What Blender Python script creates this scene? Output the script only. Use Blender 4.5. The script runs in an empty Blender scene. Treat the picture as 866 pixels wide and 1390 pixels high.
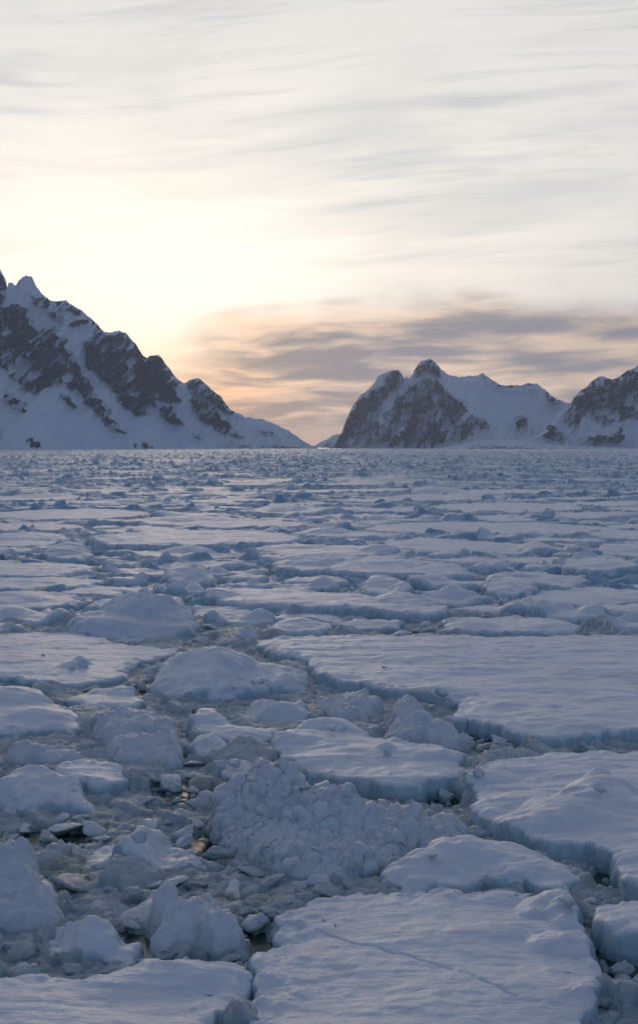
import bpy, bmesh, math, random
import numpy as np
from mathutils import Vector

SC = bpy.context.scene
COL = SC.collection
# ------------------------------------------------------------------ camera
F = 1805.0            # focal length in photo pixels (866 x 1390)
CX, HY = 433.0, 606.0  # principal column, horizon row
CAMH = 8.0
cd = bpy.data.cameras.new("camera"); cam = bpy.data.objects.new("camera", cd); COL.objects.link(cam)
cam.location = (0, 0, CAMH); cam.rotation_euler = (math.radians(90), 0, 0)
cd.sensor_fit = 'VERTICAL'; cd.sensor_height = 36.0
cd.lens = 36.0 * F / 1390.0
cd.shift_y = (HY - 695.0) / 1390.0
cd.clip_start = 0.5; cd.clip_end = 60000
SC.camera = cam

# ------------------------------------------------------------------ light
SUN_AZ, SUN_EL = math.radians(-6.9), math.radians(4.6)   # azimuth from +Y towards +X
SUN_STRENGTH = 0.65
WORLD_STRENGTH = 0.1
SC.view_settings.view_transform = 'Standard'; SC.view_settings.look = 'None'
SC.view_settings.exposure = 0.0; SC.view_settings.gamma = 1.0
SC.view_settings.use_curve_mapping = False
SC.render.engine = 'CYCLES'
cy = SC.cycles
cy.use_denoising = True
cy.max_bounces = 6; cy.diffuse_bounces = 3; cy.glossy_bounces = 3; cy.volume_bounces = 1
cy.transmission_bounces = 2; cy.transparent_max_bounces = 4
cy.caustics_reflective = False; cy.caustics_refractive = False

sl = bpy.data.lights.new("sun", 'SUN'); so = bpy.data.objects.new("sun", sl); COL.objects.link(so)
sl.energy = SUN_STRENGTH; sl.angle = math.radians(18); sl.color = (1.0, 0.76, 0.58)
sdir = Vector((math.sin(SUN_AZ) * math.cos(SUN_EL), math.cos(SUN_AZ) * math.cos(SUN_EL), math.sin(SUN_EL)))
so.rotation_euler = (-sdir).to_track_quat('-Z', 'Y').to_euler()


class NB:
    """small helper for node trees"""
    def __init__(s, nt): s.nt = nt
    def n(s, t, **k):
        nd = s.nt.nodes.new(t)
        for a, b in k.items(): setattr(nd, a, b)
        return nd
    def put(s, sock, v):
        if isinstance(v, bpy.types.NodeSocket): s.nt.links.new(v, sock)
        elif v is not None: sock.default_value = v
    def m(s, op, a, b=None, c=None, clamp=False):
        nd = s.n('ShaderNodeMath', operation=op, use_clamp=clamp)
        for i, v in enumerate((a, b, c)):
            if v is not None: s.put(nd.inputs[i], v)
        return nd.outputs[0]
    def vm(s, op, a, b=None):
        nd = s.n('ShaderNodeVectorMath', operation=op)
        s.put(nd.inputs[0], a)
        if b is not None: s.put(nd.inputs[1], b)
        return nd.outputs[1] if op in ('DOT_PRODUCT', 'LENGTH') else nd.outputs[0]
    def mix(s, f, a, b, bt='MIX'):
        nd = s.n('ShaderNodeMix', data_type='RGBA', blend_type=bt)
        s.put(nd.inputs[0], f); s.put(nd.inputs[6], a); s.put(nd.inputs[7], b)
        return nd.outputs[2]
    def ramp(s, f, stops, interp='LINEAR'):
        nd = s.n('ShaderNodeValToRGB'); cr = nd.color_ramp; cr.interpolation = interp
        while len(cr.elements) < len(stops): cr.elements.new(0.5)
        for e, (p, c) in zip(cr.elements, stops):
            e.position = p; e.color = c if len(c) == 4 else (*c, 1)
        s.put(nd.inputs[0], f); return nd.outputs[0]
    def noise(s, vec, scale, det=4, rough=0.5, dist=0.0, lac=2.0):
        nd = s.n('ShaderNodeTexNoise'); s.put(nd.inputs['Vector'], vec)
        nd.inputs['Scale'].default_value = scale; nd.inputs['Detail'].default_value = det
        nd.inputs['Roughness'].default_value = rough; nd.inputs['Distortion'].default_value = dist
        nd.inputs['Lacunarity'].default_value = lac
        return nd.outputs['Fac']
    def ss(s, v, lo, hi, a=0.0, b=1.0):
        nd = s.n('ShaderNodeMapRange', interpolation_type='SMOOTHSTEP')
        s.put(nd.inputs[0], v); s.put(nd.inputs[1], lo); s.put(nd.inputs[2], hi)
        s.put(nd.inputs[3], a); s.put(nd.inputs[4], b)
        return nd.outputs[0]
    def xyz(s, x, y, z):
        nd = s.n('ShaderNodeCombineXYZ'); s.put(nd.inputs[0], x); s.put(nd.inputs[1], y); s.put(nd.inputs[2], z)
        return nd.outputs[0]


def build_world():
    w = bpy.data.worlds.new("World"); SC.world = w; w.use_nodes = True
    nt = w.node_tree; nt.nodes.clear(); b = NB(nt)
    out = b.n('ShaderNodeOutputWorld'); bg = b.n('ShaderNodeBackground')
    bg.inputs['Strength'].default_value = WORLD_STRENGTH
    nt.links.new(bg.outputs[0], out.inputs[0])
    sky = b.n('ShaderNodeTexSky', sky_type='NISHITA', sun_disc=False)
    sky.sun_elevation = SUN_EL; sky.sun_rotation = SUN_AZ
    sky.altitude = 0; sky.air_density = 1.0; sky.dust_density = 1.5; sky.ozone_density = 1.5
    tc = b.n('ShaderNodeTexCoord'); d = b.vm('NORMALIZE', tc.outputs['Generated'])
    sep = b.n('ShaderNodeSeparateXYZ'); nt.links.new(d, sep.inputs[0])
    x, y, z = sep.outputs
    D = 57.29578
    az = b.m('MULTIPLY', b.m('ARCTAN2', x, y), D)          # degrees
    el = b.m('MULTIPLY', b.m('ARCSINE', z), D)
    # angle to the sun, wider sideways than upwards near the horizon
    dot = b.vm('DOT_PRODUCT', d, tuple(sdir))
    ang = b.m('MULTIPLY', b.m('ARCCOSINE', b.m('MINIMUM', dot, 0.999999)), D)
    # light veil of high cloud: forward scattered brightness round the sun
    de = b.m('MINIMUM', b.m('MAXIMUM', b.m('SUBTRACT', el, math.degrees(SUN_EL)), 0.0), 20.0)
    da = b.m('MINIMUM', b.m('ABSOLUTE', b.m('SUBTRACT', az, math.degrees(SUN_AZ))), 20.0)
    gl = b.m('MAXIMUM', b.m('ADD', ang, b.m('SUBTRACT', b.m('MULTIPLY', de, 0.5), b.m('MULTIPLY', da, 0.42))), 0.0)
    rad = b.ramp(b.m('DIVIDE', gl, 180.0), VEIL)
    rad = b.vm('MULTIPLY', rad, (20, 20, 20))
    base = b.mix(0.95, sky.outputs[0], rad)
    # thin streaks high up
    azw = b.m('MULTIPLY', az, 0.035)
    wv = b.noise(b.xyz(azw, b.m('MULTIPLY', el, 0.07), 3.7), 1.0, 3, 0.5)
    el2 = b.m('ADD', el, b.m('MULTIPLY', b.m('SUBTRACT', wv, 0.5), 4.0))
    el2 = b.m('ADD', el2, b.m('MULTIPLY', az, -0.06))
    st1 = b.noise(b.xyz(b.m('MULTIPLY', az, 0.055), b.m('MULTIPLY', el2, 0.30), 1.3), 1.0, 6, 0.52, 0.35)
    st2 = b.noise(b.xyz(b.m('MULTIPLY', az, 0.13), b.m('MULTIPLY', el2, 0.85), 7.3), 1.0, 5, 0.5, 0.3)
    high = b.ss(b.m('ADD', b.m('MULTIPLY', st1, 0.62), b.m('MULTIPLY', st2, 0.38)), 0.45, 0.66)
    high = b.m('MULTIPLY', high, b.ss(el, 4, 13, 0.45, 1.0))
    st3 = b.noise(b.xyz(b.m('MULTIPLY', b.m('ADD', az, b.m('MULTIPLY', el, 0.8)), 0.10), b.m('MULTIPLY', el2, 1.7), 4.4), 1.0, 8, 0.62, 0.12)
    high = b.m('ADD', b.m('MULTIPLY', high, 0.75), b.m('MULTIPLY', b.ss(st3, .48, .68), 0.45))
    high = b.m('MULTIPLY', high, b.ss(ang, 3, 13, 0.25, 1.0))
    c1 = b.mix(high, (1.0, 1.0, 1.0, 1), (0.70, 0.74, 0.785, 1))
    col = b.mix(1.0, base, c1, 'MULTIPLY')
    # low bank of mauve grey cloud with peach gaps
    wl = b.noise(b.xyz(b.m('MULTIPLY', az, 0.10), b.m('MULTIPLY', el, 0.25), 9.1), 1.0, 3, 0.5)
    top = b.m('ADD', 6.1, b.m('MULTIPLY', b.m('SUBTRACT', wl, 0.5), 3.4))
    top = b.m('ADD', top, b.m('MULTIPLY', b.ss(az, -9.5, -1.0, -1.7, 0.2), 1.0))
    env = b.ss(b.m('SUBTRACT', top, el), -0.35, 1.0)
    env = b.m('MULTIPLY', env, b.ss(ang, 0.5, 4.0, 0.3, 1.0))
    el3 = b.m('ADD', el, b.m('MULTIPLY', b.m('SUBTRACT', wl, 0.5), 1.6))
    el3 = b.m('ADD', el3, b.m('MULTIPLY', az, -0.03))
    s3 = b.noise(b.xyz(b.m('MULTIPLY', az, 0.13), b.m('MULTIPLY', el3, 0.95), 5.5), 1.0, 5, 0.5, 0.05)
    s4 = b.noise(b.xyz(b.m('MULTIPLY', az, 0.33), b.m('MULTIPLY', el3, 1.9), 2.5), 1.0, 5, 0.55, 0.15)
    dens = b.m('ADD', b.m('MULTIPLY', s3, 0.66), b.m('MULTIPLY', s4, 0.34))
    thick = b.ss(b.m('ADD', dens, b.ss(az, -7.0, 5.0, -0.03, 0.02)), 0.375, 0.585)
    low = b.ss(el, 0.3, 2.6, 1.0, 0.0)          # bank gets closed towards the horizon
    thick = b.m('MAXIMUM', thick, b.m('MULTIPLY', low, 0.75))
    thick = b.m('MULTIPLY', thick, env)
    ccl = b.ramp(b.m('DIVIDE', ang, 180.0), BANK)
    ccl = b.vm('MULTIPLY', ccl, (20, 20, 20))
    ccl = b.mix(1.0, ccl, b.mix(b.ss(el, 0.4, 3.6), (1.30, 1.10, 0.98, 1), (0.93, 0.95, 0.98, 1)), 'MULTIPLY')
    peach = b.mix(b.m('MULTIPLY', env, 0.85), (1, 1, 1, 1), (0.93, 0.71, 0.54, 1))
    col = b.mix(1.0, col, peach, 'MULTIPLY')
    warm = b.m('MULTIPLY', b.ss(el, 1.5, 5.2, 1.0, 0.0), b.ss(ang, 1.5, 9.0, 1.0, 0.0))
    col = b.mix(b.m('MULTIPLY', warm, 0.9), col, b.mix(1.0, col, (1.12, 0.86, 0.55, 1), 'MULTIPLY'))
    col = b.mix(b.m('MULTIPLY', thick, 0.9), col, ccl)
    # below the horizon: dim
    nt.links.new(col, bg.inputs['Color'])
    w.cycles.sampling_method = 'MANUAL'; w.cycles.sample_map_resolution = 1024

def rgb(*v): return tuple(v)
VEIL = [(0.0, (1.1, .96, .76)), (2.5/180, (1.0, .89, .73)), (5/180, (.84, .77, .67)), (9/180, (.69, .635, .565)), (13/180, (.58, .55, .505)), (17/180, (.495, .478, .452)),
        (24/180, (.45, .442, .43)), (42/180, (.220, .230, .268)), (70/180, (.046, .064, .102)), (105/180, (.040, .058, .104)), (1.0, (.175, .235, .375))]
BANK = [(0.0, (.60, .46, .30)), (2.5/180, (.38, .29, .21)), (5/180, (.22, .183, .160)), (9/180, (.175, .163, .172)), (30/180, (.15, .146, .16)),
        (70/180, (.052, .066, .104)), (105/180, (.046, .062, .108)), (1.0, (.125, .165, .280))]
build_world()

# ------------------------------------------------------------------ noise in numpy
U = np.uint32
def _hash(ix, iy, iz=0, seed=0):
    ix = np.asarray(ix, np.int64); iy = np.asarray(iy, np.int64)
    h = (ix * 374761393 + iy * 668265263 + np.asarray(iz, np.int64) * 2147483647 + seed * 1442695041) & 0xffffffff
    h = ((h ^ (h >> 13)) * 1274126177) & 0xffffffff
    h = ((h ^ (h >> 16)) * 2246822519) & 0xffffffff
    return h ^ (h >> 15)
def rnd(ix, iy, iz=0, seed=0): return _hash(ix, iy, iz, seed) / 4294967296.0

def perlin(x, y, seed=0):
    ix = np.floor(x); iy = np.floor(y); fx = x - ix; fy = y - iy
    u = fx * fx * fx * (fx * (fx * 6 - 15) + 10); v = fy * fy * fy * (fy * (fy * 6 - 15) + 10)
    def g(dx, dy):
        a = rnd(ix + dx, iy + dy, 0, seed) * 6.2831853
        return np.cos(a) * (fx - dx) + np.sin(a) * (fy - dy)
    a = g(0, 0); b = g(1, 0); c = g(0, 1); d = g(1, 1)
    return 1.5 * ((a + u * (b - a)) * (1 - v) + (c + u * (d - c)) * v)
def fbm(x, y, o=4, seed=0, gain=0.5):
    s = 0; a = 1; t = 0
    for k in range(o):
        s = s + a * perlin(x * 2**k + 17.3 * k, y * 2**k - 9.1 * k, seed + k); t += a; a *= gain
    return s / t * 1.3
def ridged(x, y, o=4, seed=0):
    s = 0; a = 1; t = 0
    for k in range(o):
        s = s + a * (1 - 2 * np.abs(perlin(x * 2**k + 5.3 * k, y * 2**k + 3.7 * k, seed + k))); t += a; a *= 0.5
    return s / t
def puffs3(P, seed=0):
    """rounded lumps in space: 1 at a lump's middle, 0 in the creases"""
    I = np.floor(P).astype(np.int64); best = np.full(len(P), 9.0)
    for dx in (-1, 0, 1):
        for dy in (-1, 0, 1):
            for dz in (-1, 0, 1):
                c = I + (dx, dy, dz)
                q = np.stack([c[:, 0] + rnd(c[:, 0], c[:, 1], c[:, 2], seed), c[:, 1] + rnd(c[:, 0], c[:, 1], c[:, 2], seed + 1),
                              c[:, 2] + rnd(c[:, 0], c[:, 1], c[:, 2], seed + 2)], 1)
                best = np.minimum(best, ((P - q) ** 2).sum(1))
    return 1 - np.sqrt(best)
def chunks(x, y, cell, rlo, rhi, hlo, hhi, tilt, slope, seed, keep=1.0, sq=1.0):
    """height of broken angular pieces scattered one per cell (convex outlines, tilted tops)"""
    X = x / cell; Y = y / cell; ix = np.floor(X); iy = np.floor(Y)
    H = np.full(x.shape, -1.0)
    for dx in (-1, 0, 1):
        for dy in (-1, 0, 1):
            cx = ix + dx; cyy = iy + dy
            r = [rnd(cx, cyy, k, seed) for k in range(8)]
            px = X - (cx + r[0]); py = (Y - (cyy + r[1])) * sq
            rad = rlo + (rhi - rlo) * r[2]
            d = np.full(x.shape, -9.0)
            for k in range(5):
                a = r[3] * 6.283 + k * 1.2566 + 0.5 * (rnd(cx, cyy, 20 + k, seed) - .5)
                d = np.maximum(d, (np.cos(a) * px + np.sin(a) * py) * (0.8 + 0.5 * rnd(cx, cyy, 30 + k, seed)))
            d = 0.6 * d + 0.4 * np.sqrt(px * px + py * py)
            hh = hlo + (hhi - hlo) * r[4] ** 1.6
            a2 = r[5] * 6.283
            topz = hh + tilt * hh * (np.cos(a2) * px + np.sin(a2) * py) / np.maximum(rad, .1)
            wall = (rad - d) * slope * cell
            h = np.minimum(topz, wall) - 0.12 * np.maximum(0, topz - wall * 0.6) * (wall > 0)
            h = np.where(r[6] < keep, h, -1.0)
            H = np.maximum(H, h)
    return H
def sstep(v, a, b):
    t = np.clip((v - a) / (b - a), 0, 1); return t * t * (3 - 2 * t)
def sdist(px, py, poly):
    """signed distance to polygon, positive inside"""
    poly = np.asarray(poly, float); n = len(poly)
    best = np.full(px.shape, 1e18); ins = np.zeros(px.shape, bool)
    for i in range(n):
        ax, ay = poly[i]; bx, by = poly[(i + 1) % n]
        ex, ey = bx - ax, by - ay; wx = px - ax; wy = py - ay
        t = np.clip((wx * ex + wy * ey) / (ex * ex + ey * ey + 1e-12), 0, 1)
        best = np.minimum(best, (wx - t * ex) ** 2 + (wy - t * ey) ** 2)
        if ay != by:
            ins ^= ((ay > py) != (by > py)) & (px < ex * (py - ay) / (by - ay) + ax)
    d = np.sqrt(best); return np.where(ins, d, -d)
def chaikin(p, n=2):
    p = np.asarray(p, float)
    for _ in range(n):
        q = np.roll(p, -1, 0); p = np.stack([.75 * p + .25 * q, .25 * p + .75 * q], 1).reshape(-1, 2)
    return p

def W(px, py, z=0.0):
    """photo pixel -> point on the level z"""
    d = (CAMH - z) * F / (py - HY); return ((px - CX) / F * d, d)

# ------------------------------------------------------------------ mesh + tags
def grid_mesh(name, V, nu, nv, mat, keep=None, attr=None):
    """V: (nv*nu,3)"""
    idx = np.arange(nu * nv).reshape(nv, nu)
    q = np.stack([idx[:-1, :-1], idx[:-1, 1:], idx[1:, 1:], idx[1:, :-1]], -1).reshape(-1, 4)
    if keep is not None:
        q = q[keep[q].any(1)]
        used = np.zeros(len(V), bool); used[q] = True
        m = np.cumsum(used) - 1; V = V[used]; q = m[q]
        if attr is not None: attr = {k: a[used] for k, a in attr.items()}
    me = bpy.data.meshes.new(name)
    me.vertices.add(len(V)); me.vertices.foreach_set('co', V.astype(np.float32).ravel())
    me.loops.add(len(q) * 4); me.loops.foreach_set('vertex_index', q.astype(np.int32).ravel())
    me.polygons.add(len(q)); me.polygons.foreach_set('loop_start', np.arange(0, len(q) * 4, 4, dtype=np.int32))
    me.polygons.foreach_set('use_smooth', np.ones(len(q), bool))
    if attr:
        for k, a in attr.items():
            at = me.attributes.new(k, 'FLOAT', 'POINT'); at.data.foreach_set('value', a.astype(np.float32))
    me.update(calc_edges=True); me.materials.append(mat)
    return me
def link(name, me, label=None, cat=None, group=None, kind=None, loc=(0, 0, 0), parent=None):
    o = bpy.data.objects.new(name, me); COL.objects.link(o); o.location = loc
    if parent: o.parent = parent
    if label: o['label'] = label
    if cat: o['category'] = cat
    if group: o['group'] = group
    if kind: o['kind'] = kind
    return o

# ------------------------------------------------------------------ materials
def mat_base(name):
    m = bpy.data.materials.new(name); m.use_nodes = True; nt = m.node_tree
    b = NB(nt); p = nt.nodes['Principled BSDF']
    return m, b, p
def mat_ice(name, snow, wall, dirt, dirt_amt, bump=1.0, bumpscale=1.0, wallat=(0.35, 0.75), patch=0.0, sheen=0.30, spec=0.5):
    m, b, p = mat_base(name)
    geo = b.n('ShaderNodeNewGeometry'); pos = geo.outputs['Position']
    sp = b.n('ShaderNodeSeparateXYZ'); b.put(sp.inputs[0], geo.outputs['Normal'])
    pz = b.n('ShaderNodeSeparateXYZ'); b.put(pz.inputs[0], pos)
    n1 = b.noise(pos, 0.35, 5, 0.6); n2 = b.noise(pos, 2.6 * bumpscale, 5, 0.6, 0.3)
    up = b.m('ADD', sp.outputs[2], b.m('MULTIPLY', b.m('SUBTRACT', n2, 0.5), 0.5))
    isn = b.ss(up, wallat[0], wallat[1])
    sn = b.mix(b.ss(b.noise(b.vm('MULTIPLY', pos, (.7, 1.6, 1)), 0.9, 6, .65, .5), .42, .62), snow, (snow[0] * .89, snow[1] * .915, snow[2] * .935, 1))
    wl = b.mix(b.ss(n2, .3, .7), wall, tuple(c * .8 for c in wall[:3]) + (1,))
    col = b.mix(isn, wl, sn)
    if patch:       # bare blue ice between the snowy floes
        pn = b.noise(b.vm('MULTIPLY', pos, (1, .55, 1)), 0.07, 8, 0.72, 0.4)
        col = b.mix(b.m('MULTIPLY', b.ss(pn, .44, .53), patch), col, (wall[0] * .8, wall[1] * .8, wall[2] * .85, 1))
    # wet, discoloured foot where brine soaks in
    wet = b.m('MULTIPLY', b.ss(b.m('ADD', pz.outputs[2], b.m('MULTIPLY', n2, 0.12)), 0.06, 0.26, 1.0, 0.0),
              0.75)
    col = b.mix(wet, col, (wall[0] * .55, wall[1] * .62, wall[2] * .62, 1))
    dn = b.noise(pos, 0.8, 4, 0.6, 0.5)
    dm = b.m('MULTIPLY', b.ss(dn, .55, .72), dirt_amt)
    dm = b.m('MULTIPLY', dm, b.ss(pz.outputs[2], 0.15, 0.9, 1.0, 0.15))
    col = b.mix(dm, col, dirt)
    b.put(p.inputs['Base Color'], col)
    b.put(p.inputs['Roughness'], b.m('SUBTRACT', 0.46, b.m('MULTIPLY', wet, 0.15)))
    p.inputs['Specular IOR Level'].default_value = spec
    p.inputs['Sheen Weight'].default_value = sheen; p.inputs['Sheen Roughness'].default_value = 0.45; p.inputs['Sheen Tint'].default_value = (.95, .96, 1, 1)
    # bump: wind crust + grain
    st = b.vm('MULTIPLY', pos, (0.8, 2.4, 1.5))
    w1 = b.noise(st, 1.3 * bumpscale, 6, 0.6, 0.4)
    w2 = b.noise(pos, 9 * bumpscale, 4, 0.6)
    hh = b.m('ADD', b.m('MULTIPLY', w1, 0.13), b.m('MULTIPLY', w2, 0.03))
    bp = b.n('ShaderNodeBump'); bp.inputs['Strength'].default_value = 0.75 * bump; bp.inputs['Distance'].default_value = 1.0
    b.put(bp.inputs['Height'], hh); b.put(p.inputs['Normal'], bp.outputs[0])
    return m
M_SNOW = mat_ice('snow_on_floe', (.90, .90, .905, 1), (.50, .68, .74, 1), (.50, .47, .36, 1), 0.15)
M_RUB = mat_ice('rubble_ice', (.84, .855, .86, 1), (.66, .76, .78, 1), (.52, .47, .35, 1), 0.4, 1.3, 1.4, (0.0, 0.6))
M_BRASH = mat_ice('brash_ice', (.60, .645, .64, 1), (.38, .51, .51, 1), (.38, .34, .23, 1), 0.7, 1.4, 1.8, (0.2, 0.7))
M_PACK = mat_ice('pack_ice', (.82, .85, .88, 1), (.40, .62, .72, 1), (.44, .44, .40, 1), 0.35, 1.0, 0.8, (0.6, 0.98), patch=0.9, sheen=0.05, spec=0.12)

def mat_water():
    m, b, p = mat_base('sea_water')
    geo = b.n('ShaderNodeNewGeometry'); pos = geo.outputs['Position']
    n = b.noise(pos, 0.5, 4, 0.6); s = b.noise(pos, 3.0, 5, 0.65, 0.4)
    col = b.mix(b.ss(n, .4, .7), (.006, .034, .034, 1), (.014, .062, .058, 1))
    col = b.mix(b.m('MULTIPLY', b.ss(s, .52, .66), 0.5), col, (.22, .26, .25, 1))   # frazil slush
    b.put(p.inputs['Base Color'], col)
    b.put(p.inputs['Roughness'], b.m('ADD', 0.32, b.m('MULTIPLY', b.ss(s, .5, .66), .3)))
    p.inputs['IOR'].default_value = 1.33
    bp = b.n('ShaderNodeBump'); bp.inputs['Strength'].default_value = 0.5; bp.inputs['Distance'].default_value = 0.03
    b.put(bp.inputs['Height'], b.noise(pos, 5.0, 4, 0.6)); b.put(p.inputs['Normal'], bp.outputs[0])
    return m
M_WATER = mat_water()

def mat_mountain():
    m, b, p = mat_base('mountain_rock_and_snow')
    at = b.n('ShaderNodeAttribute', attribute_name='rock')
    geo = b.n('ShaderNodeNewGeometry'); pos = geo.outputs['Position']
    v = b.vm('MULTIPLY', pos, (1, 0.5, 0.40))
    n = b.noise(v, 0.030, 7, 0.66, 0.3)
    r = b.m('ADD', at.outputs['Fac'], b.m('MULTIPLY', b.m('SUBTRACT', n, 0.5), 1.1))
    rk = b.ss(r, 0.40, 0.56)
    n2 = b.noise(pos, 0.05, 6, 0.65)
    rock = b.mix(b.ss(n2, .3, .7), (.016, .013, .015, 1), (.07, .055, .053, 1))
    n3 = b.noise(pos, 0.004, 4, 0.5)
    snow = b.mix(b.ss(n3, .4, .6), (.90, .91, .93, 1), (.82, .85, .90, 1))
    b.put(p.inputs['Base Color'], b.mix(rk, snow, rock))
    p.inputs['Roughness'].default_value = 0.85; p.inputs['Specular IOR Level'].default_value = 0.15
    bp = b.n('ShaderNodeBump'); bp.inputs['Strength'].default_value = 0.9; bp.inputs['Distance'].default_value = 1.0
    h = b.m('ADD', b.m('MULTIPLY', b.noise(pos, 0.02, 7, 0.62), b.m('ADD', 2.2, b.m('MULTIPLY', rk, 34.0))), b.m('MULTIPLY', rk, 3.0))
    b.put(bp.inputs['Height'], h); b.put(p.inputs['Normal'], bp.outputs[0])
    return m
M_MTN = mat_mountain()

# ------------------------------------------------------------------ sea and air
def sheet(name, x0, x1, y0, y1, z, mat, kind, label=None):
    me = bpy.data.meshes.new(name)
    me.from_pydata([(x0, y0, z), (x1, y0, z), (x1, y1, z), (x0, y1, z)], [], [(0, 1, 2, 3)])
    me.materials.append(mat); return link(name, me, kind=kind, label=label)
sheet('sea', -30000, 30000, -3000, 40000, 0.0, M_WATER, 'structure', 'dark green sea water showing in the leads between the ice')

def haze():
    x0, x1, y0, y1, z0, z1 = -9000, 9000, -400, 11000, -1, 1000
    bm = bmesh.new(); bmesh.ops.create_cube(bm, size=1)
    for v in bm.verts:
        v.co = (x0 if v.co.x < 0 else x1, y0 if v.co.y < 0 else y1, z0 if v.co.z < 0 else z1)
    me = bpy.data.meshes.new('haze'); bm.to_mesh(me); bm.free()
    m = bpy.data.materials.new('haze'); m.use_nodes = True; nt = m.node_tree; nt.nodes.clear()
    o = nt.nodes.new('ShaderNodeOutputMaterial'); v = nt.nodes.new('ShaderNodeVolumePrincipled')
    v.inputs['Color'].default_value = (.78, .87, 1.0, 1); v.inputs['Density'].default_value = HAZE
    v.inputs['Anisotropy'].default_value = 0.35
    nt.links.new(v.outputs[0], o.inputs['Volume']); me.materials.append(m)
    link('haze', me, kind='stuff', label='thin cold haze that fades the far mountains')
HAZE = 6.5e-5
haze()

# ------------------------------------------------------------------ mountains
def mountain(name, label, sky, rocks, D, width=1.15, seed=0, mixr=0.0, shear=0.5, du=0.8, nv=230, relief=1.0, snowy=66):
    """rugged massif whose crest follows the profile; slopes fall to the shore in front and behind"""
    sky = np.array(sky, float)
    u = np.arange(sky[0, 0], sky[-1, 0] + du, du)
    top = np.interp(u, sky[:, 0], sky[:, 1])
    amp = np.interp(u, sky[:, 0], np.gradient(sky[:, 1]))
    top = top + fbm(u / 9, u * 0, 4, seed + 5) * 2.0
    X0 = (u - CX) / F * D; Hc = np.maximum(CAMH + (HY - top) / F * D, 2.0)
    nb = 36
    s = np.concatenate([np.linspace(0, 1, nb)[:-1] ** 0.8 * -1 + 0, ]) if False else None
    tf = np.linspace(0, 1, nv); tb = np.linspace(1, 0.03, nb)
    t = np.concatenate([-tb, tf])                # -1..0 back, 0..1 front
    T, UU = np.meshgrid(t, u, indexing='ij'); H = np.broadcast_to(Hc, T.shape); X = np.broadcast_to(X0, T.shape)
    zf = 1 - np.abs(T)
    Z = H * zf
    run = width * H
    g = (1 - zf) ** 1.25
    Y = D - run * g * np.sign(T + 1e-9)
    Y = np.where(T < 0, D + run * 1.3 * np.abs(T), Y)
    # photo-space coordinates on the face for the rock outlines
    PX = CX + X * F / D; PY = HY - (Z - CAMH) * F / D
    rock = np.zeros(T.shape)
    wx = PX + fbm(PX / 14, PY / 14, 3, seed + 11) * 5; wy = PY + fbm(PX / 14, PY / 14, 3, seed + 21) * 5
    for poly, dens in rocks:
        sd = sdist(wx, wy, poly)
        rock = np.maximum(rock, sstep(sd, -1.6, 1.6) * dens)
    # fall-line ribs (slanting), coarse buttresses
    q = PX + shear * (PY - HY)
    ribs = ridged(q / 17, PY / 60, 4, seed + 31); rib2 = ridged(q / 6, PY / 22, 3, seed + 41)
    w1 = fbm(PX / 16, PY / 16, 3, seed + 47) * 9
    streak = fbm((q + w1) / 6, (PY + w1) / 19, 5, seed + 51, .62) + .28 * fbm(PX / 34, PY / 34, 3, seed + 53)
    streak2 = fbm((PX - 0.9 * (PY - HY) - w1) / 7, (PY + .2 * PX + w1) / 15, 5, seed + 61, .62) - .12
    rock = rock - 0.25 * sstep(np.maximum(streak, streak2), 0.06, 0.26) * (rock > 0)
    g = -.5 * ribs - .45 * rib2 - .75 * ridged(q / 8 + w1 / 9, (PY + w1) / 24, 4, seed + 33) + .35 * fbm(PX / 24, PY / 24, 3, seed + 34)
    thr = np.percentile(g[rock > .3], snowy)
    rock = rock - 1.0 * sstep(g, thr - .05, thr + .09) * (rock > 0)
    fade = sstep(np.abs(T), 0.0, 0.10) * sstep(zf, 0.0, 0.15)
    sc = D / F
    body = np.zeros(T.shape)
    for poly, dens in rocks: body = np.maximum(body, sstep(sdist(PX, PY, poly), -14, 3))
    fade = fade * (.35 + .65 * body)
    Y = Y - fade * relief * sc * (22 * ribs + 9 * rib2 * (0.3 + rock) + 7 * rock + 8 * fbm(PX / 40, PY / 30, 3, seed + 71))
    Z = Z + fade * sc * 1.2 * fbm(PX / 5, PY / 5, 3, seed + 81)
    Xd = X + fade * sc * 2.0 * fbm(PX / 8 + 3, PY / 8, 3, seed + 91)
    Z = np.where(zf < 0.03, Z - 6, Z)
    V = np.stack([Xd, Y, Z], -1).reshape(-1, 3)
    me = grid_mesh(name, V, len(u), len(t), M_MTN, attr={'rock': rock.ravel()})
    return link(name, me, label=label, kind='structure')

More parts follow.
